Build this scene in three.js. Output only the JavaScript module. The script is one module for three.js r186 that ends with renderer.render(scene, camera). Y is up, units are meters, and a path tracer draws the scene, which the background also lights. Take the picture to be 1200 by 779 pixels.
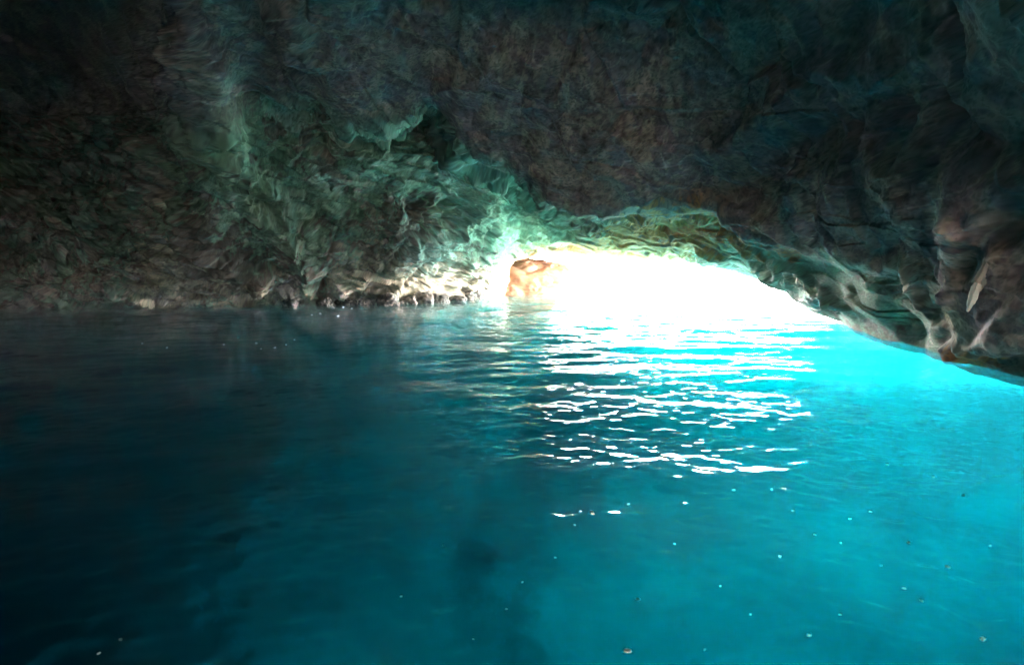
import * as THREE from 'three';
import { ImprovedNoise } from 'three/addons/math/ImprovedNoise.js';
import { mergeVertices } from 'three/addons/utils/BufferGeometryUtils.js';

// ---------------------------------------------------------------- camera, sky, sun, exposure
const scene = new THREE.Scene();
const camera = new THREE.PerspectiveCamera(55.014, 1200 / 779, 0.05, 3000);
camera.position.set(0, 1.8, 0);
camera.rotation.x = -0.09927;
const renderer = new THREE.WebGLRenderer();
renderer.toneMapping = THREE.LinearToneMapping;
renderer.toneMappingExposure = 50;
renderer.shadowMap.enabled = true;
{ // hazy summer sky, very bright towards the horizon over the sea
  const w = 64, h = 256, data = new Float32Array(w * h * 4);
  for (let j = 0; j < h; j++) {
    const el = (j + 0.5) / h * 180 - 90, k = Math.exp(-Math.max(0, el) / 12);
    const c = el < 0 ? [4, 4, 4] : [1.5 + 8.0 * k, 1.6 + 7.8 * k, 1.85 + 7.4 * k];
    for (let i = 0; i < w; i++) data.set([...c, 1], (j * w + i) * 4);
  }
  const sky = new THREE.DataTexture(data, w, h, THREE.RGBAFormat, THREE.FloatType);
  sky.mapping = THREE.EquirectangularReflectionMapping; sky.magFilter = THREE.LinearFilter; sky.needsUpdate = true;
  scene.background = sky; scene.environment = sky;
}
const sun = new THREE.DirectionalLight(new THREE.Color(1.0, 0.94, 0.84), 4.2);
{ // high on the seaward side, to the right of the cave mouth
  const el = 37 * Math.PI / 180, az = 63 * Math.PI / 180;
  sun.position.set(Math.cos(el) * Math.sin(az) * 90, Math.sin(el) * 90, -Math.cos(el) * Math.cos(az) * 90);
  sun.castShadow = true; sun.shadow.radius = 12; sun.shadow.mapSize.set(4096, 4096);
  Object.assign(sun.shadow.camera, { left: -70, right: 70, top: 70, bottom: -70, near: 1, far: 260 });
  scene.add(sun);
}

// ---------------------------------------------------------------- helpers
scene.fog = new THREE.FogExp2(new THREE.Color(1, 0.90, 0.95), 0.002);   // sea haze in the cave
const perlin = new ImprovedNoise();
const nz = (x, y, z) => perlin.noise(x + 113.7, y + 71.3, z + 39.1);
const clamp = (x, a = 0, b = 1) => Math.min(b, Math.max(a, x));
const smooth = (a, b, x) => { const t = clamp((x - a) / (b - a)); return t * t * (3 - 2 * t); };
const mix = (a, b, t) => a + (b - a) * t;
function rng(seed) { let s = seed >>> 0; return () => { s = (s + 0x6D2B79F5) >>> 0; let t = s; t = Math.imul(t ^ (t >>> 15), t | 1); t ^= t + Math.imul(t ^ (t >>> 7), t | 61); return ((t ^ (t >>> 14)) >>> 0) / 4294967296; }; }
function fbm(x, y, z, n = 4) { let s = 0, a = 0.5; for (let i = 0; i < n; i++) { s += a * nz(x, y, z); x = x * 2.03 + 7.1; y = y * 2.03 + 3.3; z = z * 2.03 + 5.7; a *= 0.5; } return s; }
function ridged(x, y, z, n = 3) { let s = 0, a = 0.5; for (let i = 0; i < n; i++) { const r = 1 - Math.abs(nz(x, y, z)) * 2; s += a * r * r * Math.sign(r); x = x * 2.1 + 9.1; y = y * 2.1 + 4.3; z = z * 2.1 + 1.7; a *= 0.5; } return s - 0.3; }
function billow(x, y, z, n = 2) { let s = 0, a = 0.6; for (let i = 0; i < n; i++) { s += a * Math.abs(nz(x, y, z)) * 2; x = x * 2.2 + 2.1; y = y * 2.2 + 8.3; z = z * 2.2 + 6.7; a *= 0.45; } return s - 0.35; }
const hash = (i, j, k, s) => { let h = Math.imul(i, 374761393) ^ Math.imul(j, 668265263) ^ Math.imul(k, 1274126177) ^ Math.imul(s, 1442695041); h = Math.imul(h ^ (h >>> 13), 1274126177); return ((h ^ (h >>> 16)) >>> 0) / 4294967296; };
const cellOut = [0, 0, 0, 0, 0, 0];
function cells(x, y, z, s) { // fractured blocks: distance to the nearest and next seed, the block's own number and the offset from its seed
  const xi = Math.floor(x), yi = Math.floor(y), zi = Math.floor(z); let f1 = 9, f2 = 9, id = 0, ox = 0, oy = 0, oz = 0;
  for (let a = -1; a < 2; a++) for (let b = -1; b < 2; b++) for (let c = -1; c < 2; c++) {
    const i = xi + a, j = yi + b, k = zi + c, h = hash(i, j, k, s), dx = i + h - x, dy = j + ((h * 97.13) % 1) - y, dz = k + ((h * 517.7) % 1) - z, d = dx * dx + dy * dy + dz * dz;
    if (d < f1) { f2 = f1; f1 = d; id = (h * 7919.3) % 1; ox = dx; oy = dy; oz = dz; } else if (d < f2) f2 = d;
  }
  cellOut[0] = Math.sqrt(f1); cellOut[1] = Math.sqrt(f2); cellOut[2] = id; cellOut[3] = ox; cellOut[4] = oy; cellOut[5] = oz; return cellOut;
}
// weathered limestone: rounded lumps parted by crevices in some places, sharp crests in others, each octave turned and rougher where the last one is high
function karst(x, y, z, L, n, crest) {
  let s = 0, a = 1, w = 1; x /= L; y /= L; z /= L;
  for (let o = 0; o < n; o++) {
    const v = Math.abs(nz(x, y, z)) * 2, l = v - 0.45; s += a * w * mix(l, -l * 1.1, crest); w = clamp(0.35 + 1.1 * v, 0.3, 1.2); a *= 0.47;
    const X = x * 1.66 + z * 1.22 + 3.1, Z = z * 1.66 - x * 1.22 + 7.7; y = y * 2.06 + 5.3; x = X; z = Z;
    const Y = y * 0.92 + x * 0.39; x = x * 0.92 - y * 0.39; y = Y;
  }
  return s;
}
// joints and solution pits
function joints(x, y, z, s) { const c = cells(x, y, z, s); return (c[2] - 0.5) * 0.5 * smooth(0, 0.1, c[1] - c[0]) - 0.28 * (1 - smooth(0, 0.09, c[1] - c[0])); }
function pits(x, y, z, s) { const c = cells(x, y, z, s); return -(1 - smooth(0.1, 0.32 + 0.2 * c[2], c[0])) * (c[2] > 0.45 ? 1 : 0.2); }
function pchip(xs, ys) { // monotone cubic through the points
  const n = xs.length, h = [], d = [], m = new Array(n);
  for (let i = 0; i < n - 1; i++) { h[i] = xs[i + 1] - xs[i]; d[i] = (ys[i + 1] - ys[i]) / h[i]; }
  m[0] = d[0]; m[n - 1] = d[n - 2];
  for (let i = 1; i < n - 1; i++) { if (d[i - 1] * d[i] <= 0) m[i] = 0; else { const w1 = 2 * h[i] + h[i - 1], w2 = h[i] + 2 * h[i - 1]; m[i] = (w1 + w2) / (w1 / d[i - 1] + w2 / d[i]); } }
  return (x) => {
    let lo = 0, hi = n - 1; if (x <= xs[0]) return ys[0]; if (x >= xs[n - 1]) return ys[n - 1];
    while (hi - lo > 1) { const k = (lo + hi) >> 1; if (xs[k] <= x) lo = k; else hi = k; }
    const t = (x - xs[lo]) / h[lo], t2 = t * t, t3 = t2 * t;
    return (2 * t3 - 3 * t2 + 1) * ys[lo] + (t3 - 2 * t2 + t) * h[lo] * m[lo] + (-2 * t3 + 3 * t2) * ys[hi] + (t3 - t2) * h[lo] * m[hi];
  };
}
function structure(o, name, label, category) { o.name = name; o.userData = { label, category, kind: 'structure' }; o.castShadow = o.receiveShadow = true; scene.add(o); return o; }
function thing(o, name, label, category, group) { o.name = name; o.userData = { label, category }; if (group) o.userData.group = group; o.traverse((c) => { c.castShadow = c.receiveShadow = true; }); scene.add(o); return o; }
function segDist(p, a, b) { const dx = b[0] - a[0], dy = b[1] - a[1], dz = b[2] - a[2]; const t = clamp(((p[0] - a[0]) * dx + (p[1] - a[1]) * dy + (p[2] - a[2]) * dz) / (dx * dx + dy * dy + dz * dz)); return Math.hypot(p[0] - a[0] - t * dx, p[1] - a[1] - t * dy, p[2] - a[2] - t * dz); }

// ---------------------------------------------------------------- the rock of the cave
const SLOPE = 0.11, ABSORB = [0.055, 0.575, 0.635], WATER_OPACITY = 0.62;
// Outline of the chamber in metres: each row is one vertical section, from the foot of the rock (under water, or the outer
// face above the mouth) over the wall, the lip of the roof and the roof to the crown. The first number orders the sections.
const NET = [
 [-350, [-38.75,-14,-30.48], [-36.93,-2,-29.04], [-37,-0.25,-29.09], [-38.01,1,-30], [-45.29,3.46,-36], [-56.75,12.8,-46], [-56.71,13.09,-46], [-55.23,14.82,-45], [-51.22,16.55,-42], [-43.52,17.53,-36], [-18.82,12.94,-16]],
 [-100, [-28.56,-14,-30.48], [-27.21,-2,-29.04], [-27.26,-0.25,-29.09], [-27.54,1.02,-29.5], [-31.52,3.37,-34], [-39.14,11.54,-43], [-39.11,11.81,-43], [-38.03,13.42,-42], [-34.19,14.68,-38], [-28.54,15.39,-32], [-13,12.24,-15]],
 [0, [-24.48,-14,-30.48], [-23.32,-2,-29.04], [-23.37,-0.25,-29.09], [-23.21,1.03,-29], [-25.81,3.51,-32.5], [-30.43,10.63,-39], [-30.41,10.88,-39], [-29.5,12.32,-38], [-26.99,13.66,-35], [-22.93,14.54,-30], [-10.77,11.89,-14.5]],
 [110, [-20.43,-14,-31.14], [-19.46,-2,-29.67], [-19.5,-0.25,-29.73], [-18.82,1.04,-28.8], [-19.76,3.61,-30.5], [-21.34,9.39,-33.5], [-21.27,9.57,-33.4], [-20.47,10.74,-32.3], [-18.9,11.97,-30], [-16.23,12.84,-26], [-8.49,11.55,-14]],
 [190, [-17.47,-14,-31.84], [-16.64,-2,-30.34], [-16.68,-0.25,-30.4], [-15.86,1.03,-29], [-15.46,3.3,-28.5], [-14.61,8,-27.4], [-14.49,8.13,-27.2], [-13.9,9.05,-26.2], [-13.07,10.21,-24.8], [-11.49,11.14,-22], [-6.6,10.85,-13]],
 [240, [-15.34,-14,-31.84], [-14.61,-2,-30.34], [-14.64,-0.25,-30.4], [-14.21,1.01,-29.6], [-13.35,3.09,-28], [-11.47,7.35,-24.5], [-11.32,7.43,-24.2], [-10.8,8.22,-23.2], [-10.18,9.26,-22], [-8.94,10.08,-19.5], [-5.57,10.5,-12.5]],
 [300, [-13.07,-14,-32.56], [-12.45,-2,-31.03], [-12.48,-0.25,-31.09], [-12.08,1,-30.2], [-11.53,2.95,-29], [-10.13,8.02,-26], [-9.93,8.09,-25.5], [-9.5,8.89,-24.5], [-8.67,9.7,-22.5], [-7.45,10.08,-19.5], [-4.46,10.15,-12]],
 [360, [-10.71,-14,-33.33], [-10.2,-2,-31.75], [-10.22,-0.25,-31.82], [-9.92,0.98,-31], [-9.54,2.99,-30], [-8.25,8.3,-26.5], [-7.78,8.15,-25], [-7.17,8.49,-23.12], [-6.53,9.11,-21.18], [-5.7,9.72,-18.65], [-3.42,9.8,-11.5]],
 [410, [-8.67,-14,-34.13], [-8.26,-2,-32.52], [-8.28,-0.25,-32.59], [-7.98,0.96,-31.5], [-7.55,3.18,-30], [-6.68,7.71,-27], [-6,7.36,-24.3], [-5.63,7.99,-22.9], [-5.2,8.87,-21.26], [-4.5,9.69,-18.58], [-2.59,9.46,-11]],
 [460, [-6.55,-14,-34.97], [-6.24,-2,-33.32], [-6.25,-0.25,-33.39], [-5.98,0.95,-32], [-5.56,3.18,-30], [-5.1,8.03,-28], [-4.37,7.39,-24], [-4.2,8.08,-23.2], [-3.93,8.92,-21.8], [-3.39,9.87,-19], [-1.82,9.11,-10.5]],
 [505, [-4.67,-14,-36.77], [-4.45,-2,-35.04], [-4.46,-0.25,-35.11], [-4.31,0.99,-34], [-3.9,3.43,-31], [-3.58,8.81,-29], [-2.96,7.84,-24], [-2.85,8.37,-23.2], [-2.66,9.19,-21.8], [-2.3,9.87,-19], [-1.18,8.76,-10]],
 [545, [-3.01,-14,-40.99], [-2.87,-2,-39.06], [-2.87,-0.25,-39.13], [-2.79,1.04,-38], [-2.4,3.97,-33], [-2.16,6.88,-30], [-1.72,6.14,-24], [-1.66,7.05,-23.2], [-1.55,8.51,-21.8], [-1.33,9.87,-19], [-0.65,8.41,-9.5]],
 [580, [-1.2,-14,-44.85], [-1.14,-2,-42.73], [-1.14,-0.25,-42.82], [-1.09,1.09,-41], [-0.93,4.1,-35], [-0.81,6.53,-31], [-0.63,5.71,-24], [-0.6,6.76,-23.2], [-0.56,8.38,-21.8], [-0.48,9.87,-19], [-0.24,8.41,-9.5]],
 [590, [-0.61,-14,-46.3], [-0.59,-2,-44.12], [-0.59,-0.25,-44.2], [-0.57,1.23,-43], [-0.48,4.15,-36.5], [-0.41,6.48,-31.5], [-0.31,5.61,-24], [-0.3,6.67,-23.2], [-0.28,8.32,-21.8], [-0.24,9.87,-19], [-0.12,8.27,-9.3]],
 [597, [-0.22,9,-56], [-0.21,2.7,-52.5], [-0.2,2,-50], [-0.18,2.69,-45], [-0.15,4.23,-37], [-0.13,6.48,-32], [-0.09,5.52,-24], [-0.09,6.61,-23.2], [-0.08,8.27,-21.8], [-0.07,9.87,-19], [-0.03,8.2,-9.2]],
 [613, [1.03,9.64,-59.36], [0.97,3.34,-55.65], [0.92,2.64,-53], [0.79,3.14,-46], [0.64,4.38,-37], [0.55,6.15,-32], [0.41,5.28,-24], [0.39,6.32,-23.2], [0.37,8.16,-21.8], [0.31,9.87,-19], [0.14,8.06,-9]],
 [640, [3.15,9.99,-59.36], [2.95,3.69,-55.65], [2.81,2.99,-53], [2.44,3.44,-46], [1.96,4.23,-37], [1.69,5.11,-32], [1.25,4.47,-23.7], [1.2,5.53,-22.9], [1.11,7.88,-21.5], [0.95,9.74,-18.7], [0.44,7.93,-8.8]],
 [665, [4.83,10.05,-56], [4.53,3.75,-52.5], [4.31,3.05,-50], [3.79,3.42,-44], [3.09,3.93,-36], [2.66,4.53,-31], [2.01,4.05,-23.5], [1.93,5.2,-22.7], [1.79,7.7,-21.3], [1.53,9.66,-18.5], [0.7,7.86,-8.7]],
 [700, [6.84,9.77,-51.52], [6.42,3.47,-48.3], [6.11,2.77,-46], [5.3,3.12,-40], [4.5,3.59,-34], [3.83,4.09,-29], [3.03,3.85,-23], [2.91,4.84,-22.2], [2.69,7.3,-20.8], [2.29,9.44,-18], [1.05,7.72,-8.5]],
 [760, [9.76,9.45,-45.92], [9.15,3.15,-43.05], [8.71,2.45,-41], [7.85,2.87,-37], [6.78,3.36,-32], [5.7,4.03,-27], [4.64,3.96,-22], [4.46,4.85,-21.23], [4.12,7.06,-19.9], [3.51,9.11,-17.22], [1.62,7.51,-8.2]],
 [810, [11.87,9.2,-42.56], [11.13,2.9,-39.9], [10.6,2.2,-38], [9.48,2.61,-34], [8.34,3.18,-30], [7.2,4.09,-26], [5.81,3.92,-21], [5.58,4.71,-20.27], [5.17,6.82,-18.99], [4.4,8.78,-16.43], [2.08,7.37,-8]],
 [845, [12.96,8.94,-39.76], [12.15,2.64,-37.27], [11.57,1.94,-35.5], [10.41,2.31,-32], [9.09,2.83,-28], [7.92,3.73,-24.5], [6.62,3.82,-20.5], [6.36,4.51,-19.79], [5.89,6.58,-18.54], [5.01,8.61,-16.04], [2.4,7.3,-7.9]],
 [870, [13.28,8.58,-36.96], [12.45,2.28,-34.65], [11.86,1.58,-33], [10.77,1.96,-30], [9.68,2.41,-27], [8.41,2.76,-23.5], [7.15,2.88,-20], [6.86,3.82,-19.3], [6.33,6.35,-18.09], [5.38,8.45,-15.65], [2.61,7.23,-7.8]],
 [910, [13.44,7.91,-32.48], [12.6,1.61,-30.45], [12,0.91,-29], [10.95,1.34,-26.5], [9.89,1.9,-24], [8.64,2.33,-21], [7.6,2.48,-18.5], [7.3,3.32,-17.86], [6.73,5.91,-16.73], [5.72,7.95,-14.48], [2.88,7.02,-7.5]],
 [960, [12.96,7.2,-26.88], [12.15,0.9,-25.2], [11.57,0.2,-24], [10.59,0.63,-22], [9.6,1.32,-20], [8.61,2.06,-18], [7.88,2.24,-16.5], [7.57,2.95,-15.93], [6.98,5.37,-14.92], [5.92,7.28,-12.91], [3.21,6.81,-7.2]],
 [984, [12.58,7.03,-24.42], [11.79,0.73,-22.89], [11.23,0.03,-21.8], [10.28,0.47,-20], [9.48,1.19,-18.5], [8.68,1.96,-17], [8.05,2.13,-15.8], [7.74,2.8,-15.25], [7.13,5.18,-14.29], [6.05,7.05,-12.37], [3.33,6.67,-7]],
 [1000, [13.44,7,-21.56], [11.79,0.5,-20.21], [10.55,-0.2,-19.44], [9.81,0.46,-18.3], [9.24,1.11,-17.3], [8.62,1.89,-16.2], [8.07,2.06,-15.2], [7.76,2.67,-14.67], [7.15,5,-13.75], [6.06,6.85,-11.9], [3.42,6.6,-6.9]],
 [1040, [12.47,7,-18.14], [10.93,0.5,-17.01], [9.78,-0.2,-16.36], [9.39,0.42,-15.9], [9.06,1.08,-15.4], [8.66,1.78,-14.8], [8.3,1.97,-14.2], [7.98,2.52,-13.71], [7.35,4.71,-12.84], [6.23,6.52,-11.11], [3.6,6.39,-6.6]],
 [1080, [12.14,7,-16.17], [10.65,0.5,-15.16], [9.53,-0.2,-14.58], [9.23,0.27,-14.3], [9.01,0.77,-14], [8.7,1.53,-13.6], [8.3,1.75,-13], [7.96,2.38,-12.52], [7.29,4.37,-11.68], [6.12,6.05,-10], [3.74,6.19,-6.3]],
 [1110, [11.75,7,-14.73], [10.31,0.5,-13.81], [9.22,-0.2,-13.28], [9,0.17,-13.1], [8.85,0.42,-12.9], [8.62,0.74,-12.6], [8.2,0.95,-12], [7.81,1.88,-11.52], [7.09,4.08,-10.68], [5.85,5.62,-9], [3.85,6.05,-6.1]],
 [1145, [11.34,7,-13.27], [9.94,0.5,-12.44], [8.89,-0.2,-11.97], [8.75,0.06,-11.9], [8.68,0.14,-11.8], [8.6,0.21,-11.7], [8.44,0.34,-11.5], [8.02,1.43,-11.02], [7.22,3.98,-10.18], [5.9,5.41,-8.5], [3.98,5.91,-5.9]],
 [1200, [11.19,7,-11.88], [9.82,0.5,-11.14], [8.78,-0.2,-10.72], [8.6,0.07,-10.6], [8.59,0.16,-10.6], [8.5,0.26,-10.5], [8.41,0.4,-10.4], [7.95,1.34,-9.92], [7.09,3.74,-9.08], [5.66,4.94,-7.4], [4.16,5.7,-5.6]],
 [1300, [11.19,7,-10.16], [9.82,0.5,-9.52], [8.78,-14,-9.16], [8.63,0.08,-9.1], [8.53,0.19,-9], [8.42,0.33,-8.9], [8.32,0.5,-8.8], [7.78,1.41,-8.32], [6.82,3.4,-7.48], [5.17,4.26,-5.8], [4.51,5.42,-5.2]],
 [1450, [11.43,7,-8.5], [10.02,0.5,-7.97], [8.97,-14,-7.67], [8.78,0.1,-7.6], [8.66,0.23,-7.5], [8.53,0.4,-7.4], [8.39,0.62,-7.3], [7.75,1.48,-6.82], [6.62,3.08,-5.98], [4.66,3.63,-4.3], [4.74,4.93,-4.5]],
 [1560, [11.17,-14,-5.94], [10.66,-2,-5.67], [10.15,-0.3,-5.4], [10,0.6,-5.32], [9.85,1.2,-5.24], [9.7,2,-5.16], [9.6,2.2,-5.1], [9.14,3.2,-4.86], [8.12,5,-4.32], [6.9,6.6,-3.67], [4.26,8.2,-2.27]],
 [1680, [13,-14,-2.29], [12.41,-2,-2.19], [11.82,-0.3,-2.08], [11.64,0.6,-2.05], [11.46,1.2,-2.02], [11.29,2,-1.99], [11.17,2.2,-1.97], [10.64,3.2,-1.88], [9.45,5,-1.67], [8.04,6.6,-1.42], [4.96,8.2,-0.88]],
 [1820, [13.44,-14,4.89], [12.83,-2,4.67], [12.22,-0.3,4.45], [12.03,0.6,4.38], [11.85,1.2,4.31], [11.67,2,4.25], [11.54,2.2,4.2], [10.99,3.2,4], [9.77,5,3.56], [8.31,6.6,3.02], [5.13,8.2,1.87]],
 [2000, [7.7,-14,13.34], [7.35,-2,12.73], [7,-0.3,12.12], [6.89,0.6,11.94], [6.79,1.2,11.76], [6.68,2,11.58], [6.61,2.2,11.46], [6.3,3.2,10.91], [5.6,5,9.7], [4.76,6.6,8.24], [2.94,8.2,5.09]],
 [2150, [-2.87,-14,16.25], [-2.73,-2,15.51], [-2.6,-0.3,14.77], [-2.57,0.6,14.55], [-2.53,1.2,14.33], [-2.49,2,14.11], [-2.46,2.2,13.96], [-2.34,3.2,13.29], [-2.08,5,11.82], [-1.77,6.6,10.05], [-1.09,8.2,6.2]],
 [2300, [-15.17,-14,12.73], [-14.48,-2,12.15], [-13.79,-0.3,11.57], [-13.58,0.6,11.4], [-13.38,1.2,11.22], [-13.17,2,11.05], [-13.03,2.2,10.93], [-12.41,3.2,10.41], [-11.03,5,9.26], [-9.38,6.6,7.87], [-5.79,8.2,4.86]],
 [2420, [-26.3,-14,2.3], [-25.1,-2,2.2], [-23.91,-0.3,2.09], [-23.55,0.6,2.06], [-23.19,1.2,2.03], [-22.83,2,2], [-22.59,2.2,1.98], [-21.52,3.2,1.88], [-19.13,5,1.67], [-16.26,6.6,1.42], [-10.04,8.2,0.88]],
 [2520, [-33.08,-14,-12.04], [-31.57,-2,-11.49], [-30.07,-0.3,-10.94], [-29.62,0.6,-10.78], [-29.17,1.2,-10.62], [-28.72,2,-10.45], [-28.42,2.2,-10.34], [-27.06,3.2,-9.85], [-24.06,5,-8.76], [-20.45,6.6,-7.44], [-12.63,8.2,-4.6]],
];
// ribs and ledges that stand out (+) and hollows (-): reach, height and course, in metres
const RELIEF = [
  [1.5, -1.3, [-6.32,4.83,-30], [-4.42,4.6,-30.5], [-2.87,4.2,-32]],
  [1.7, 0.9, [-6.53,6.98,-27.5], [-4.75,7.25,-28], [-3.22,7.19,-29]],
  [1, -0.8, [-2.55,7.96,-28], [-1.35,7.17,-29.5]],
  [1.5, 0.8, [-2.16,6.49,-30], [0,5.98,-32], [1.74,4.83,-33]],
  [1.4, 1.2, [-10.85,10.41,-21.5], [-11.74,8.44,-24], [-11.87,6.86,-26], [-10.53,4.23,-28.5], [-10.12,2.4,-30.5]],
  [0.6, -0.7, [-11.64,4.6,-28.5], [-10.53,3.74,-29.5], [-9.31,2.69,-30.5]],
  [0.9, 0.7, [-14.38,4.03,-28.3], [-13.01,2.57,-29], [-11.8,1,-30]],
  [1.2, -0.7, [-9.91,8.54,-25.5], [-8.77,8.25,-27], [-8.03,7.43,-28]],
  [0.8, 0.6, [-11.42,7.57,-27], [-8.94,8.03,-27.5], [-7.86,8.37,-27.5]],
  [0.7, -0.7, [-7.63,5.21,-29], [-7.14,3.58,-30]],
  [0.8, -0.6, [-5.53,0.56,-34.5], [-4.23,0.32,-36]],
  [0.7, 0.5, [-8.64,2.41,-31], [-8.54,0.74,-32]],
  [0.8, 0.5, [-6.17,2.01,-32], [-6.17,0.7,-33]],
  [1, 0.7, [3.68,4.44,-20], [6.22,4.89,-19], [6.54,5.54,-16.5], [6.99,5.86,-15], [7.56,5.73,-13.3], [7.36,4.61,-9.5], [6.77,3.91,-7]],
  [1.3, -0.8, [4.42,4.08,-21], [6.49,4.11,-19], [7,4.87,-16.5], [7.31,5.29,-15], [7.82,5.26,-13.4], [7.31,4.19,-9.4], [6.8,3.61,-7]],
  [0.8, 0.6, [7.82,5.1,-12.2], [7.7,4.27,-12.3]],
  [0.7, -0.6, [7.57,4.54,-13.2], [7.85,4.1,-11.8]],
  [0.45, -0.5, [7.52,2.81,-9.6], [7.73,2.22,-10.6], [7.89,1.75,-11.4]],
  [0.8, 0.5, [0.27,7.6,-20.5], [1.09,6.95,-21], [3.2,6.18,-20.5], [4.71,5.31,-20]],
  [0.9, -0.6, [-1.06,8.49,-20.5], [0,6.94,-21.5]],
  [1.2, 0.7, [-7.1,9.25,-20.5], [-7.08,8.98,-22]],
  [0.9, -0.8, [9.05,0.66,-15], [9.18,0.36,-14.8]],
  [0.5, 0.45, [8.37,1.92,-13.4], [8.57,1.27,-13.2], [8.67,0.78,-12.8], [8.71,0.15,-12.3]],
  [0.5, -0.4, [8.22,1.23,-12.3], [8.37,0.97,-12.2]],
  [0.5, 0.4, [7.9,3.4,-23], [8.71,2.23,-21.5], [9.62,1,-20], [9.76,0.42,-18.2]],
  [0.6, 0.4, [3.96,3.89,-30], [7.4,2.82,-31], [9.24,2.37,-29], [10.39,1.46,-26]],
  [0.9, -0.5, [5.92,3.6,-28], [7.91,3.34,-26]],
];
// stains on the rock: centre, reach, colour
const STAINS = [
  [6.73, 3.5, -27.5, 1.9, [0.64, 0.20, 0.06], 1],
  [7.74, 3.27, -26, 1.8, [0.64, 0.20, 0.06], 1],
  [8.03, 3.51, -24.5, 0.9, [0.55, 0.27, 0.09], 1],
  [9.12, 2.15, -20.5, 1.1, [0.64, 0.20, 0.06], 1],
  [8.49, 2.44, -21, 0.6, [0.55, 0.27, 0.09], 1],
  [9.3, 2.13, -25, 1.5, [0.55, 0.27, 0.09], 1],
  [9.34, 1.72, -19.5, 1, [0.64, 0.20, 0.06], 1],
  [5.75, 3.82, -29, 1.6, [0.55, 0.27, 0.09], 1],
  [9.56, 1.57, -17.5, 0.9, [0.55, 0.27, 0.09], 1],
  [2.92, 3.25, -44, 3.2, [0.55, 0.27, 0.09], 1],
  [6.36, 3.12, -40, 3, [0.55, 0.27, 0.09], 1],
  [9.08, 2.61, -36, 2.4, [0.55, 0.27, 0.09], 1],
  [10.72, 1.92, -31, 1.6, [0.60, 0.54, 0.42], 1],
  [-1.57, 6.61, -30, 1.2, [0.60, 0.54, 0.42], 1],
  [-0.08, 6.25, -31, 1.1, [0.60, 0.54, 0.42], 1],
  [-3.64, 8.21, -28, 1.2, [0.60, 0.54, 0.42], 1],
  [-2.91, 8.49, -28, 1, [0.60, 0.54, 0.42], 1],
  [-5.71, 1.36, -33, 1.6, [0.38, 0.31, 0.21], 1],
  [-3.45, 1.31, -37, 2.4, [0.38, 0.31, 0.21], 1],
  [-1.12, 1.08, -42, 2.6, [0.38, 0.31, 0.21], 1],
  [-7.68, 0.95, -32, 1.2, [0.38, 0.31, 0.21], 1],
  [-12, 1.2, -30, 1.5, [0.38, 0.31, 0.21], 1],
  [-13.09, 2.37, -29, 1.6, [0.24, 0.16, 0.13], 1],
  [-15.45, 1.42, -29, 1.6, [0.38, 0.31, 0.21], 1],
  [-6.09, 7.33, -27.5, 1.6, [0.46, 0.54, 0.44], 1],
  [-4.48, 6.44, -28.5, 2, [0.46, 0.54, 0.44], 1],
  [-2.44, 5.85, -31, 2.2, [0.46, 0.54, 0.44], 1],
  [0, 5.56, -33, 2.2, [0.46, 0.54, 0.44], 1],
  [-1.62, 4.24, -35, 2.2, [0.46, 0.54, 0.44], 1],
  [0.95, 4.5, -36, 2.2, [0.46, 0.54, 0.44], 1],
  [-4.18, 2.84, -31.5, 1.5, [0.46, 0.54, 0.44], 1],
  [-10.66, 9.31, -23, 1, [0.46, 0.54, 0.44], 1],
  [-12.06, 8.09, -25, 1.2, [0.46, 0.54, 0.44], 1],
  [-11.82, 6.54, -27, 1.3, [0.46, 0.54, 0.44], 1],
  [-10.72, 4.09, -29, 1.4, [0.46, 0.54, 0.44], 1],
  [-8.57, 5.59, -29, 1.2, [0.46, 0.54, 0.44], 1],
  [-9.12, 8.08, -27, 0.9, [0.46, 0.54, 0.44], 1],
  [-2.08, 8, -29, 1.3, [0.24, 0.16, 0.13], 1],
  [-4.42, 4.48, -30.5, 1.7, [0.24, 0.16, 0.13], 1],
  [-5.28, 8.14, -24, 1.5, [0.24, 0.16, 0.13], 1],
  [-0.47, 4.87, -36, 3.2, [0.29, 0.38, 0.26], 1],
  [1.96, 4.38, -37, 2.6, [0.29, 0.38, 0.26], 1],
  [-5.49, 6.72, -28, 2.2, [0.29, 0.38, 0.26], 1],
  [-10.31, 4.92, -28, 2.6, [0.29, 0.38, 0.26], 1],
  [-11.72, 7.14, -25, 2.2, [0.29, 0.38, 0.26], 1],
  [9.62, 1.42, -19, 1.6, [0.29, 0.38, 0.26], 1],
  [9.98, 1.7, -25, 1.6, [0.29, 0.38, 0.26], 1],
  [9.19, 1.16, -16, 1.5, [0.29, 0.38, 0.26], 1],
  [8.45, 1.85, -13.3, 0.5, [0.60, 0.54, 0.42], 1],
  [8.54, 1.28, -13.1, 0.45, [0.60, 0.54, 0.42], 1],
  [8.68, 0.6, -12.8, 0.45, [0.60, 0.54, 0.42], 1],
  [8.65, 0.2, -12.3, 0.35, [0.55, 0.27, 0.09], 1],
  [8.42, 0.64, -10.8, 0.25, [0.60, 0.54, 0.42], 1],
  [8.35, 0.73, -11, 0.25, [0.60, 0.54, 0.42], 1],
];
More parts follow.
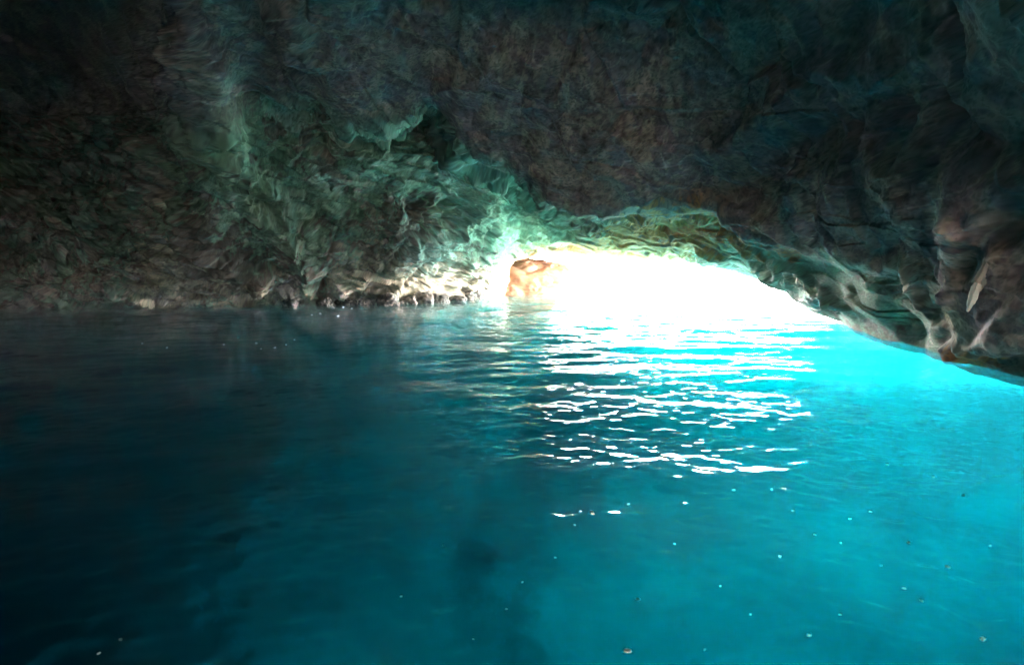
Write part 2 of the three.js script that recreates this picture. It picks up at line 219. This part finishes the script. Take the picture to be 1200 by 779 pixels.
// white specks on the water, some foam, the rest painted glints: x, z, size
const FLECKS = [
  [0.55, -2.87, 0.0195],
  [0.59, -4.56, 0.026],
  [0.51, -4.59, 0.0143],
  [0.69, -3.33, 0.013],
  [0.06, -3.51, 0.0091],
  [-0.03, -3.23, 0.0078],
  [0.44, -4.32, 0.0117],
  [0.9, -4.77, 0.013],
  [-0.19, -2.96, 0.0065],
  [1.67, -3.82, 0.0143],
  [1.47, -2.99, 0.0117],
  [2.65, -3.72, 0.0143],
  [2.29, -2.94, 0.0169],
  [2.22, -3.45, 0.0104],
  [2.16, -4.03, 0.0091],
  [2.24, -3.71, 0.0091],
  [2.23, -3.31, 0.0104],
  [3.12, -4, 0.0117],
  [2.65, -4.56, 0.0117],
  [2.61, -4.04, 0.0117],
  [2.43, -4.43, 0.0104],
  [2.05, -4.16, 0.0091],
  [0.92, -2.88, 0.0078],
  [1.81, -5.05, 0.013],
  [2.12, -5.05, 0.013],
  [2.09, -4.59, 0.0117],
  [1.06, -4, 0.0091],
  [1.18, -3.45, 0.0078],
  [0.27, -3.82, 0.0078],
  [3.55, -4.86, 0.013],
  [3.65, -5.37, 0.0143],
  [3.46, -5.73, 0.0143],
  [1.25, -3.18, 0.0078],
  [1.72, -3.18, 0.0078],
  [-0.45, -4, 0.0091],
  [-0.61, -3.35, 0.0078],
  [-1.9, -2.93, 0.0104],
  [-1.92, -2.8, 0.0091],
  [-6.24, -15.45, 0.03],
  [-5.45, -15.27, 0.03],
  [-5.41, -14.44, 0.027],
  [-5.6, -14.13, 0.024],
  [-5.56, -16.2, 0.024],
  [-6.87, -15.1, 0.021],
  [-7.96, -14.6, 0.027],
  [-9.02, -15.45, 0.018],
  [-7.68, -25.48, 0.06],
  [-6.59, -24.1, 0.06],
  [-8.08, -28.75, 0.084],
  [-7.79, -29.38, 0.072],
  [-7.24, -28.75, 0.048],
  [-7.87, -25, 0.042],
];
const CROWN = [-1, 9.6, 1.5];
NET.push([2640, ...NET[0].slice(1)]);
const COUNTS = [8, 8, 34, 84, 116, 40, 60, 96, 84, 30, 16];
const wob = (x, y, z) => 0.5 * nz(x / 0.8, y / 0.8, z / 0.8);
const cave = (() => {
  const cols = NET.map((c) => [...c.slice(1), CROWN]), us = NET.map((c) => c[0]), rows = cols[0].length;
  const along = []; for (let r = 0; r < rows; r++) along.push([0, 1, 2].map((k) => pchip(us, cols.map((c) => c[r][k]))));
  const U = []; const F0 = -140, F1 = 1300;
  for (let u = -350; u < F0; u += 10) U.push(u);
  for (let u = F0; u < F1; u += 1.5) U.push(u);
  for (let u = F1; u < 1450; u += 10) U.push(u);
  for (let u = 1450; u <= 2640; u += 17) U.push(u);
  const T = []; COUNTS.forEach((n, r) => { for (let i = 0; i < n; i++) T.push(r + i / n); }); T.push(rows - 1);
  const nu = U.length, nt = T.length, base = new Float32Array(nu * nt * 3);
  for (let i = 0; i < nu; i++) {
    const pts = []; for (let r = 0; r < rows; r++) pts.push(along[r].map((f) => f(U[i])));
    const s = [0]; for (let r = 1; r < rows; r++) s.push(s[r - 1] + Math.max(0.08, Math.pow(Math.hypot(pts[r][0] - pts[r - 1][0], pts[r][1] - pts[r - 1][1], pts[r][2] - pts[r - 1][2]), 0.7)));
    const f = [0, 1, 2].map((k) => pchip(s, pts.map((p) => p[k])));
    for (let j = 0; j < nt; j++) { const r = Math.min(rows - 2, Math.floor(T[j])), x = mix(s[r], s[r + 1], T[j] - r); for (let k = 0; k < 3; k++) base[(j * nu + i) * 3 + k] = f[k](x); }
  }
  const normals = (pos) => {
    const n = new Float32Array(nu * nt * 3);
    for (let j = 0; j < nt; j++) for (let i = 0; i < nu; i++) {
      const a = (j * nu + Math.max(0, i - 1)) * 3, b = (j * nu + Math.min(nu - 1, i + 1)) * 3, c = (Math.max(0, j - 1) * nu + i) * 3, d = (Math.min(nt - 1, j + 1) * nu + i) * 3;
      const ux = pos[b] - pos[a], uy = pos[b + 1] - pos[a + 1], uz = pos[b + 2] - pos[a + 2], vx = pos[d] - pos[c], vy = pos[d + 1] - pos[c + 1], vz = pos[d + 2] - pos[c + 2];
      let x = uy * vz - uz * vy, y = uz * vx - ux * vz, z = ux * vy - uy * vx; const l = Math.hypot(x, y, z) || 1, o = (j * nu + i) * 3;
      n[o] = x / l; n[o + 1] = y / l; n[o + 2] = z / l;
    }
    return n;
  };
  // relief: karst knobs and strata on the wall, flowing ribs round the mouth, hanging streaks on the roof
  let nb = normals(base);
  { // smooth the sheet's normals a little so that relief does not tear at the lip
    for (let pass = 0; pass < 3; pass++) { const m = nb.slice(); for (let j = 1; j < nt - 1; j++) for (let i = 1; i < nu - 1; i++) for (let k = 0; k < 3; k++) { const o = (j * nu + i) * 3 + k; m[o] = (nb[o] * 2 + nb[o - 3] + nb[o + 3] + nb[o - nu * 3] + nb[o + nu * 3]) / 6; } nb = m; }
  }
  const pos = new Float32Array(base.length), col = new Float32Array(base.length), c = [0, 0, 0];
  for (let j = 0; j < nt; j++) for (let i = 0; i < nu; i++) {
    const o = (j * nu + i) * 3, u = U[i], t = T[j];
    let x = base[o], y = base[o + 1], z = base[o + 2];
    const roof = smooth(5.6, 6.6, t), side = 1 - smooth(520, 660, u), wall = (1 - roof) * side, band = (1 - roof) * (1 - side);
    const far = u > 1450 ? 1 : 0;
    // two-dimensional warp of the sampling point
    const wx = fbm(x / 3.1, y / 3.1, z / 3.1, 2) * 1.2, wy = fbm(x / 3.1 + 20, y / 3.1, z / 3.1, 2) * 1.2;
    let d = 0;
    const rubble = smooth(-0.12, 0.16, fbm(x / 3.7 + 9, y / 3.7, z / 3.7, 2)), crest = smooth(-0.1, 0.15, fbm(x / 2.9 + 31, y / 2.9, z / 2.9, 2)), q = y * 0.86 + x * 0.30 + z * 0.12 + wy * 0.35;
    const strata = smooth(-0.02, 0.03, nz(x / 4, q / 0.6, z / 4)) + 0.5 * smooth(-0.02, 0.03, nz(x / 2.5 + 7, q / 0.27, z / 2.5));   // beds that weather back at different rates
    if (roof > 0) {
      d += roof * (1.5 * fbm(x / 6, y / 6, z / 6, 2) + mix(0.26, 0.42, rubble) * karst(x, y * 0.55, z, 2.3, 6, crest * 0.7) + 0.42 * joints(x / 2.8 + wx * 0.2, y / 3.6, z / 2.8, 1) + mix(0.05, 0.13, rubble) * pits(x / 0.55, y / 0.75, z / 0.55, 2) + 0.07 * strata);
    }
    if (wall > 0) {
      d += wall * (1.6 * fbm(x / 5, y / 4, z / 5, 2) + mix(0.34, 0.62, rubble) * karst(x, y * 1.15, z, 1.9, 6, crest * 0.6) + 0.5 * joints(x / 2.2 + wx * 0.2, y / 1.6, z / 2.2, 4) + 0.22 * joints(x / 0.8, y / 0.6 + wy * 0.2, z / 0.8, 9) + mix(0.04, 0.16, rubble) * pits(x / 0.5, y / 0.42, z / 0.5, 5) + 0.24 * strata);
    }
    if (band > 0) {
      const X = x * 0.95 + z * 0.3, L = z * 0.95 - x * 0.3, edge = mix(0.4, 1, smooth(2, 3.2, t)) * mix(1, 0.6, smooth(880, 980, u));
      d += band * edge * (0.7 * fbm(x / 2.6, y / 2.0, z / 3.4, 2) + 0.42 * karst(X, y * 1.5, L * 0.45, 1.4, 5, 0.35 + 0.65 * crest) + 0.12 * pits(X / 0.5, y / 0.4, L / 0.8, 8) + 0.16 * strata);
    }
    for (const f of RELIEF) {
      const R = f[0]; let dd = 1e9;
      for (let q = 2; q < f.length - 1; q++) { const a = f[q], b = f[q + 1]; if (x < Math.min(a[0], b[0]) - R || x > Math.max(a[0], b[0]) + R || y < Math.min(a[1], b[1]) - R || y > Math.max(a[1], b[1]) + R) continue; dd = Math.min(dd, segDist([x + wx * 0.8, y + wy * 0.8, z], a, b)); }
      if (dd < R) { const k = 1 - (dd / R) ** 2; d += 0.8 * f[1] * k * k * (1 + 1.5 * fbm(x / 0.9, y / 0.9, z / 0.9, 3)); }
    }
    if (u > 984) d *= mix(0.12, 1, smooth(2.1, 4.2, t));                           // the right foot of the arch is worn smooth
    d *= smooth(-350, -300, u) * (1 - smooth(2540, 2640, u));                      // sections meet behind the viewer
    if (t > 10) d *= 1 - smooth(10, 11, t);
    pos[o] = x + nb[o] * d; pos[o + 1] = y + nb[o + 1] * d; pos[o + 2] = z + nb[o + 2] * d;
    rockColour(x, y, z, u, t, roof, wall, band, c); col[o] = c[0]; col[o + 1] = c[1]; col[o + 2] = c[2];
  }
  const nor = normals(pos);
  const lightGap = (u, t) => u > 2000 && u < 2066 && t > 3.9 && t < 8.2;                  // opening added behind the viewer to light the roof
  const patch = (i0, i1, j0, j1) => {
    const w = i1 - i0 + 1, h = j1 - j0 + 1, p = new Float32Array(w * h * 3), n = new Float32Array(w * h * 3), cc = new Float32Array(w * h * 3), ix = [];
    for (let j = 0; j < h; j++) for (let i = 0; i < w; i++) { const s = ((j + j0) * nu + i + i0) * 3, o = (j * w + i) * 3; for (let k = 0; k < 3; k++) { p[o + k] = pos[s + k]; n[o + k] = nor[s + k]; cc[o + k] = col[s + k]; } }
    for (let j = 0; j < h - 1; j++) for (let i = 0; i < w - 1; i++) { if (lightGap(U[i + i0], T[j + j0])) continue; const a = j * w + i, b = a + 1, e = a + w, f = e + 1; ix.push(a, b, f, a, f, e); }
    const g = new THREE.BufferGeometry(); g.setAttribute('position', new THREE.BufferAttribute(p, 3)); g.setAttribute('normal', new THREE.BufferAttribute(n, 3)); g.setAttribute('color', new THREE.BufferAttribute(cc, 3)); g.setIndex(ix);
    return g;
  };
  const shell = (() => { // the outside of the headland over the cave, some metres of rock above the roof
    const I = [], J = []; for (let i = 0; i < nu; i += 9) I.push(i); if (I[I.length - 1] !== nu - 1) I.push(nu - 1); for (let j = 0; j < nt; j += 9) J.push(j); J.push(nt - 1);
    const p = [], ix = [];
    for (const j of J) for (const i of I) {
      const open = U[i] > 596 && U[i] < 1600 && T[j] < 4.6, o = ((open ? 0 : j) * nu + i) * 3, k = open ? 0.3 : 2.2 + 0.5 * nz(i / 40, j / 40, 3);
      p.push(base[o] - nb[o] * k, base[o + 1] - nb[o + 1] * k + (open ? 0.2 : T[j] > 4.6 ? 1.2 : 0), base[o + 2] - nb[o + 2] * k);
    }
    const w = I.length; for (let j = 0; j < J.length - 1; j++) for (let i = 0; i < w - 1; i++) { if (U[I[i]] > 1930 && U[I[i]] < 2190 && T[J[j]] > 2.6 && T[J[j]] < 9) continue; const a = j * w + i; ix.push(a, a + 1 + w, a + 1, a, a + w, a + 1 + w); }
    const g = new THREE.BufferGeometry(); g.setAttribute('position', new THREE.Float32BufferAttribute(p, 3)); g.setIndex(ix); g.computeVertexNormals(); return g;
  })();
  const iu = (u) => U.findIndex((v) => v >= u), jt = (t) => T.findIndex((v) => v >= t);
  return { patch, iu, jt, nu, nt, shell };
})();
function rockColour(x, y, z, u, t, roof, wall, band, c) {
  const n1 = fbm(x / 2.2, y / 2.2, z / 2.2, 3), n2 = fbm(x / 0.7 + 40, y / 0.7, z / 0.7, 3), n3 = fbm(x / 0.2, y / 0.2 + 9, z / 0.2, 2), n4 = fbm(x / 0.09 + 3, y / 0.09, z / 0.09, 2);
  let r = 0.36, g = 0.30, b = 0.235;                               // limestone
  const br = smooth(-0.06, 0.08, n1 + 0.6 * n2); r = mix(r, 0.28, br); g = mix(g, 0.20, br); b = mix(b, 0.155, br);
  const al = smooth(-0.03, 0.06, n2 + 0.5 * n1 + 0.4 * n3 + 0.03) * wall * 0.85; r = mix(r, 0.215, al); g = mix(g, 0.325, al); b = mix(b, 0.235, al);
  const ol = smooth(-0.05, 0.06, n2 - 0.4 * n1) * band * 0.7; r = mix(r, 0.29, ol); g = mix(g, 0.29, ol); b = mix(b, 0.16, ol);
  if (roof > 0) { // brown-grey rock broken by paler drips
    const dr = smooth(0.0, 0.07, fbm(x / 0.7, y / 2.4, z / 0.7, 3) + 0.4 * n1 + 0.3 * n3), rd = smooth(-0.08, 0.08, n2 - 0.6 * n1);
    r = mix(r, mix(mix(0.36, 0.32, rd), 0.41, dr), roof); g = mix(g, mix(mix(0.26, 0.235, rd), 0.32, dr), roof); b = mix(b, mix(mix(0.24, 0.24, rd), 0.27, dr), roof);
  }
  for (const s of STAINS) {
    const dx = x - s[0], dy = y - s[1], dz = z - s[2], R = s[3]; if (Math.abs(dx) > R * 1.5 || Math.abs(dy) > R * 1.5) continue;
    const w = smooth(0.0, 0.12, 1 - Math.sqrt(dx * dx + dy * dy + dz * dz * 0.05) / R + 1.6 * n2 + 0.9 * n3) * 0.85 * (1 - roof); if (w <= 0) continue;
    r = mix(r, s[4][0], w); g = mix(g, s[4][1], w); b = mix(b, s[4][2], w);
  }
  const vein = 1 - smooth(0.0, 0.035, Math.abs(nz(x / 1.3 + wob(x, y, z), y / 0.9, z / 1.3))), speck = smooth(0.10, 0.2, n4 + 0.6 * n3);
  r = mix(r, 0.62, vein * 0.45); g = mix(g, 0.55, vein * 0.45); b = mix(b, 0.45, vein * 0.45);                       // calcite veins
  r = mix(r, 0.10, speck * 0.6); g = mix(g, 0.095, speck * 0.6); b = mix(b, 0.08, speck * 0.6);                      // dark lichen specks
  const k = 1 + 0.9 * n3 + 0.5 * n2 + 0.6 * n4; c[0] = r * k; c[1] = g * k; c[2] = b * k;
}
const rockMat = new THREE.MeshStandardMaterial({ vertexColors: true, roughness: 0.85 });
{
  const { patch, iu, jt, nu, nt, shell } = cave, L = jt(6), S = iu(593);
  const E = iu(1450);
  structure(new THREE.Mesh(patch(0, S, 0, L), rockMat), 'cave_wall', 'knobbly green grey rock wall rising from the water left of the bright mouth', 'rock wall');
  thing(new THREE.Mesh(patch(S, E, 0, L), rockMat), 'rock_arch', 'low ochre and green rock arch over the bright cave mouth', 'rock arch');
  structure(new THREE.Mesh(patch(0, E, L, nt - 1), rockMat), 'cave_roof', 'dark brown overhanging cave roof above the arch', 'cave roof');
  structure(new THREE.Mesh(shell, new THREE.MeshStandardMaterial({ color: new THREE.Color().setRGB(0.33, 0.29, 0.23), roughness: 0.9 })), 'headland', 'limestone headland over the cave', 'headland');
  structure(new THREE.Mesh(patch(E, nu - 1, 0, nt - 1), rockMat), 'cave_back_wall', 'dark rock closing the cave behind the viewer', 'rock wall');
}

{ // unseen rock face added behind the viewer to bounce light through the opening
  const g = new THREE.PlaneGeometry(46, 26, 46, 26), p = g.attributes.position;
  for (let i = 0; i < p.count; i++) p.setZ(i, 2.2 * fbm(p.getX(i) / 6, p.getY(i) / 6, 4, 4));
  g.computeVertexNormals();
  const o = new THREE.Mesh(g, new THREE.MeshStandardMaterial({ color: new THREE.Color().setRGB(0.42, 0.36, 0.29), roughness: 0.9 })); o.position.set(4, 8, 27); o.rotation.y = Math.PI * 1.05;
  structure(o, 'bounce_cliff', 'pale limestone face added unseen behind the viewer to bounce light', 'bounce_cliff');
}
// ---------------------------------------------------------------- seabed
const SHORE = [[-60, -20], [-37, -30], [-19.5, -31], [-8, -34], [-2.5, -40], [0, -45], [3, -56], [4, -60]];
const MOUTH = [[-2, -60], [0, -43], [7.5, -20.7], [8.8, -11.5], [10.5, -6], [12, 10]];
const flat = (q, line) => { let d = 1e9; for (let i = 0; i < line.length - 1; i++) d = Math.min(d, segDist([q[0], 0, q[1]], [line[i][0], 0, line[i][1]], [line[i + 1][0], 0, line[i + 1][1]])); return d; };
function bedAt(x, z) { // shelves from the sunlit mouth down into the cave
  let mx = 12; for (let i = 0; i < MOUTH.length - 1; i++) { const a = MOUTH[i], b = MOUTH[i + 1]; if (z >= a[1] && z <= b[1]) mx = mix(a[0], b[0], (z - a[1]) / (b[1] - a[1])); }
  if (z < -60) mx = -2;
  const s = flat([x, z], MOUTH) * (x < mx ? 1 : -1);
  const deep = -11 - 2.5 * smooth(-4, 14, s) - 7 * smooth(-25, -10, z) - 4 * smooth(0, 9, x) * smooth(-24, -16, z);
  const bounceBank = smooth(-7, 5, -s) * (1 - smooth(45, 90, -s)) * smooth(-19, -45, z) * smooth(-110, -80, z);      // pale sandbank added outside the mouth to throw light on the left ledges
  return mix(mix(-2.5, deep, smooth(0, 7, flat([x, z], SHORE))), -1.0, bounceBank);
}
{
  const n = 220, S = 130, p = [], ix = [], cc = [];
  for (let j = 0; j <= n; j++) for (let i = 0; i <= n; i++) {
    const a = i / n * 2 - 1, b = j / n * 2 - 1, x = Math.sign(a) * Math.pow(Math.abs(a), 1.8) * S, z = -12 + Math.sign(b) * Math.pow(Math.abs(b), 1.8) * S;
    p.push(x, bedAt(x, z) + 0.7 * fbm(x / 7, 3, z / 7, 4) + 0.3 * fbm(x / 1.2, 5, z / 1.2, 3), z);
    const k = 1 + 0.5 * fbm(x / 2, 1, z / 2, 4), bankSand = smooth(-6, -2.5, p[p.length - 2] + 1.2 * fbm(x / 1.5, 3, z / 1.5, 3)) * (x > 0 ? 1 : 0); const w = smooth(-0.1, 0.2, fbm(x / 3.5, 8, z / 3.5, 4)); cc.push(mix(mix(0.085, 0.05, w), 0.46, bankSand) * k, mix(mix(0.082, 0.051, w), 0.43, bankSand) * k, mix(mix(0.068, 0.042, w), 0.345, bankSand) * k);  // pale colour belongs to the sandbank added to bounce light
  }
  for (let j = 0; j < n; j++) for (let i = 0; i < n; i++) { const a = j * (n + 1) + i; ix.push(a, a + n + 1, a + 1, a + 1, a + n + 1, a + n + 2); }
  const g = new THREE.BufferGeometry(); g.setAttribute('position', new THREE.Float32BufferAttribute(p, 3)); g.setAttribute('color', new THREE.Float32BufferAttribute(cc, 3)); g.setIndex(ix); g.computeVertexNormals();
  structure(new THREE.Mesh(g, new THREE.MeshStandardMaterial({ vertexColors: true, roughness: 1 })), 'seabed', 'pale sandy seabed seen through the turquoise water', 'seabed');
}
// ---------------------------------------------------------------- sea
let seaHeight;
{
  const R = rng(11), waves = [];
  for (const [count, l0, l1, rms, spread] of [[10, 2.2, 6.5, 0.03, 0.8], [36, 0.5, 2.2, 0.066, 1.3], [44, 0.13, 0.5, 0.10, 2.0]])
    for (let i = 0; i < count; i++) {
      const f = (i + R()) / count, lambda = l0 * Math.pow(l1 / l0, f), k = 2 * Math.PI / lambda;
      const dir = 1.75 + (R() + R() + R() - 1.5) * spread;                          // run in from the mouth
      waves.push([k * Math.cos(dir), k * Math.sin(dir), R() * 6.283, rms * Math.sqrt(2 / count) * (0.7 + 0.6 * R()) / k, k, lambda]);
    }
  const ang = [], rad = [0.25];
  for (let a = -46; a < 46; a += 0.15) ang.push(a);
  for (let a = 46; a < 314; a += 6) ang.push(a);
  while (rad[rad.length - 1] < 3) rad.push(rad[rad.length - 1] * 1.02);
  while (rad[rad.length - 1] < 62) rad.push(rad[rad.length - 1] * (rad[rad.length - 1] > 5 && rad[rad.length - 1] < 28 ? 1.0042 : 1.007));
  while (rad[rad.length - 1] < 115) rad.push(rad[rad.length - 1] * 1.1);
  function waveAt(x, z, r, cell) {
    const gust = clamp(0.85 + 1.0 * fbm(x / 5, 2, z / 5, 2), 0.35, 1.4) * mix(0.6, 1, smooth(3, 9, Math.hypot(x - 2, z))), fine = clamp(0.5 + 1.8 * fbm(x / 3 + 50, 4, z / 3, 2), 0.05, 1.3) + 0.9 * smooth(0.15, 0.45, nz(x / 0.2, 9, z / 0.15));
    let y = 0, sx = 0, sz = 0;
    for (const [kx, kz, ph, am, k, la] of waves) {
      const keep = smooth(2.0, 3.6, la / cell); if (keep === 0) continue;
      const q = kx * x + kz * z + ph, m = am * keep * (la > 0.55 ? gust : fine), cs = Math.cos(q);
      y += m * Math.sin(q); sx += m * kx * cs; sz += m * kz * cs;
    }
    const edge = 1 - smooth(70, 100, r); return [y * edge, sx * edge, sz * edge];
  }
  seaHeight = (x, z) => { const r = Math.hypot(x, z); return waveAt(x, z, r, r * 0.0042)[0]; };
  const na = ang.length, nr = rad.length, p = [], nn = [], ix = [];
  for (let j = 0; j < nr; j++) for (let i = 0; i < na; i++) {
    const a = ang[i] * Math.PI / 180, r = rad[j], x = r * Math.sin(a), z = -r * Math.cos(a), [y, sx, sz] = waveAt(x, z, r, Math.max(r * 0.0042, i < 614 ? r * 0.0026 : r * 0.1)), edge = 1;
    p.push(x, y, z); const l = Math.hypot(sx * edge, 1, sz * edge); nn.push(-sx * edge / l, 1 / l, -sz * edge / l);
  }
  for (let j = 0; j < nr - 1; j++) for (let i = 0; i < na; i++) { const i2 = (i + 1) % na, a = j * na + i, b = j * na + i2, c = a + na, d = b + na; ix.push(a, b, d, a, d, c); }
  const centre = p.length / 3; p.push(0, p[1], 0); nn.push(0, 1, 0);
  for (let i = 0; i < na; i++) ix.push(centre, (i + 1) % na, i);
  const low = p.length / 3, last = (nr - 1) * na;                                // skirt and underside close the body of water
  for (let i = 0; i < na; i++) { p.push(p[(last + i) * 3], -40, p[(last + i) * 3 + 2]); nn.push(0, -1, 0); }
  p.push(0, -40, 0); nn.push(0, -1, 0);
  for (let i = 0; i < na; i++) { const i2 = (i + 1) % na; ix.push(last + i, last + i2, low + i2, last + i, low + i2, low + i, low + i, low + i2, low + na); }
  const g = new THREE.BufferGeometry(); g.setAttribute('position', new THREE.Float32BufferAttribute(p, 3)); g.setAttribute('normal', new THREE.Float32BufferAttribute(nn, 3)); g.setIndex(ix);
  const m = new THREE.MeshPhysicalMaterial({ color: 0xffffff, roughness: 0.07, transmission: 1, thickness: 10, ior: 1.333, attenuationColor: new THREE.Color().setRGB(...ABSORB), attenuationDistance: 10, transparent: true, opacity: WATER_OPACITY });
  structure(new THREE.Mesh(g, m), 'sea', 'rippled teal sea filling the cave and glittering at its mouth', 'sea');
  console.log('sea triangles', ix.length / 3, 'cave', cave.nu, cave.nt);
}

// ---------------------------------------------------------------- loose rocks
function lump(seed, detail, [sx, sy, sz], rough, colour) { // a weathered stone: sphere pushed to a blocky shape
  const g0 = new THREE.IcosahedronGeometry(1, detail), p = g0.attributes.position, cc = [];
  for (let i = 0; i < p.count; i++) {
    let x = p.getX(i), y = p.getY(i), z = p.getZ(i);
    const e = Math.pow(Math.pow(Math.abs(x), 4) + Math.pow(Math.abs(y), 4) + Math.pow(Math.abs(z), 4), -0.25), q = 0.65;
    const s = 1 + (e - 1) * q + rough * (0.9 * fbm(x * 1.1 + seed, y * 1.1, z * 1.1, 3) + 0.45 * billow(x * 3 + seed, y * 2.6, z * 3, 3) + 0.12 * fbm(x * 11, y * 11 + seed, z * 11, 2));
    p.setXYZ(i, x * s * sx, y * s * sy, z * s * sz);
    const n = fbm(x * 3 + seed, y * 3, z * 3, 4), k = 1 + 0.9 * n; colour(n, y * s * sy, cc, k);
  }
  g0.setAttribute('color', new THREE.Float32BufferAttribute(cc, 3)); g0.deleteAttribute('uv');
  const g = mergeVertices((g0.deleteAttribute("normal"), g0), 1e-4); g.computeVertexNormals();
  return g;
}
{
  const g = lump(3.3, 56, [4.0, 2.4, 2.4], 0.3, (n, y, cc, k) => { const w = smooth(-0.05, 0.12, n); cc.push(mix(0.25, 0.22, w) * k, mix(0.095, 0.10, w) * k, mix(0.035, 0.05, w) * k); });
  const o = new THREE.Mesh(g, rockMat); o.position.set(1.25, 0.0, -47.5); o.rotation.y = 0.35;
  thing(o, 'sea_rock', 'orange brown rock standing in the water at the left end of the bright mouth', 'rock');
}
// ---- hanging stone and shore stones
const calcite = new THREE.MeshStandardMaterial({ color: new THREE.Color().setRGB(0.80, 0.77, 0.70), roughness: 0.6 });
const dripstone = new THREE.MeshStandardMaterial({ color: new THREE.Color().setRGB(0.55, 0.48, 0.40), roughness: 0.8 });
function drip(points, radii, seed) { // round, lumpy stone along a line
  const curve = new THREE.CatmullRomCurve3(points.map((p) => new THREE.Vector3(...p))), n = 60, m = 18, p = [], ix = [], fr = curve.computeFrenetFrames(n, false);
  const rad = pchip(radii.map((_, i) => i / (radii.length - 1)), radii), v = new THREE.Vector3();
  for (let i = 0; i <= n; i++) { curve.getPoint(i / n, v); for (let j = 0; j < m; j++) {
    const a = j / m * 2 * Math.PI, ca = Math.cos(a), sa = Math.sin(a), r = rad(i / n) * (1 + 0.7 * fbm(ca * 1.3 + seed, sa * 1.3, i / n * 7, 3) + 0.25 * Math.sin(a * 5 + seed));
    p.push(v.x + r * (fr.normals[i].x * ca + fr.binormals[i].x * sa), v.y + r * (fr.normals[i].y * ca + fr.binormals[i].y * sa), v.z + r * (fr.normals[i].z * ca + fr.binormals[i].z * sa)); } }
  for (let i = 0; i < n; i++) for (let j = 0; j < m; j++) { const a = i * m + j, b = i * m + (j + 1) % m; ix.push(a, b, b + m, a, b + m, a + m); }
  const g = new THREE.BufferGeometry(); g.setAttribute('position', new THREE.Float32BufferAttribute(p, 3)); g.setIndex(ix); g.computeVertexNormals(); return g;
}
{
  const o = new THREE.Group(); o.position.set(8.15, 2.45, -10.9);
  const part = (name, g, m) => { const k = new THREE.Mesh(g, m); k.name = name; o.add(k); };
  part('stem', drip([[0.12, 0.02, -0.05], [-0.08, -0.3, 0.1], [-0.28, -0.62, 0.22], [-0.42, -0.9, 0.26]], [0.09, 0.05, 0.045, 0.07], 1.1), dripstone);
  part('stem', drip([[0.25, 0.0, -0.1], [0.08, -0.35, 0.02], [-0.14, -0.75, 0.12], [-0.34, -1.0, 0.2]], [0.07, 0.035, 0.03, 0.04], 4.1), dripstone);
  part('tip', drip([[-0.36, -0.8, 0.25], [-0.43, -0.98, 0.27], [-0.49, -1.18, 0.27], [-0.54, -1.36, 0.26]], [0.03, 0.06, 0.05, 0.015], 7.7), calcite);
  thing(o, 'stalactite', 'pale stalactite with a white tip hanging from the dark roof near the right wall', 'stalactite');
}
{
  const wet = (n, y, cc, k) => { const w = smooth(-0.02, 0.1, n); cc.push(mix(0.09, 0.16, w) * k, mix(0.082, 0.135, w) * k, mix(0.07, 0.11, w) * k); };
  const forms = [lump(1.7, 14, [1, 0.7, 0.8], 0.5, wet), lump(5.2, 14, [0.9, 0.8, 1], 0.6, wet), lump(9.4, 14, [1.1, 0.55, 0.8], 0.5, wet)];
  const R = rng(5), spots = [[-10.7, -30.9, 0.45], [-9.2, -31.2, 0.38], [-8.3, -31.9, 0.5], [-7.3, -31.9, 0.42], [-6.2, -32.1, 0.55], [-5.4, -32.9, 0.6], [-4.8, -34.0, 0.75], [-4.0, -34.6, 0.55], [-3.1, -35.7, 0.5], [-2.4, -38.8, 0.55]];
  spots.forEach(([x, z, s], i) => { const o = new THREE.Mesh(forms[i % 3], rockMat); o.position.set(x, 0.02 + 0.1 * R(), z); o.scale.setScalar(s); o.rotation.set(0.3 * (R() - 0.5), R() * 6.28, 0); thing(o, i ? 'shore_boulder_' + String(i).padStart(3, '0') : 'shore_boulder', 'small dark wet boulder at the foot of the left rock wall', 'boulder', 'boulders along the waterline of the left wall'); });
}
// ---- specks on the water, foam and glints modelled as white lumps
{
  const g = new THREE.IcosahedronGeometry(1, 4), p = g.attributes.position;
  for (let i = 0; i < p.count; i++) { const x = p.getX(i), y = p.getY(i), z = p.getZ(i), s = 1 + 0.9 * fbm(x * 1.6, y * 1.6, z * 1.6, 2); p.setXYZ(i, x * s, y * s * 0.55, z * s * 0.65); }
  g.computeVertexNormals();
  const foam = new THREE.MeshPhysicalMaterial({ color: new THREE.Color().setRGB(0.92, 0.94, 0.93), roughness: 0.9, transmission: 0.5, clearcoat: 1, clearcoatRoughness: 0.08 });  // also the white of the stand-in glints
  FLECKS.forEach(([x, z, s], i) => { const o = new THREE.Mesh(g, foam); o.position.set(x, seaHeight(x, z) + 0.1 * s, z); o.scale.setScalar(s); o.rotation.y = i * 1.9; thing(o, i ? 'foam_glint_fleck_' + String(i).padStart(3, '0') : 'foam_glint_fleck', 'tiny white fleck on the teal water, foam and stand-in glints', 'foam', 'flecks of foam and stand-in glints scattered on the water'); });
}
renderer.render(scene, camera);
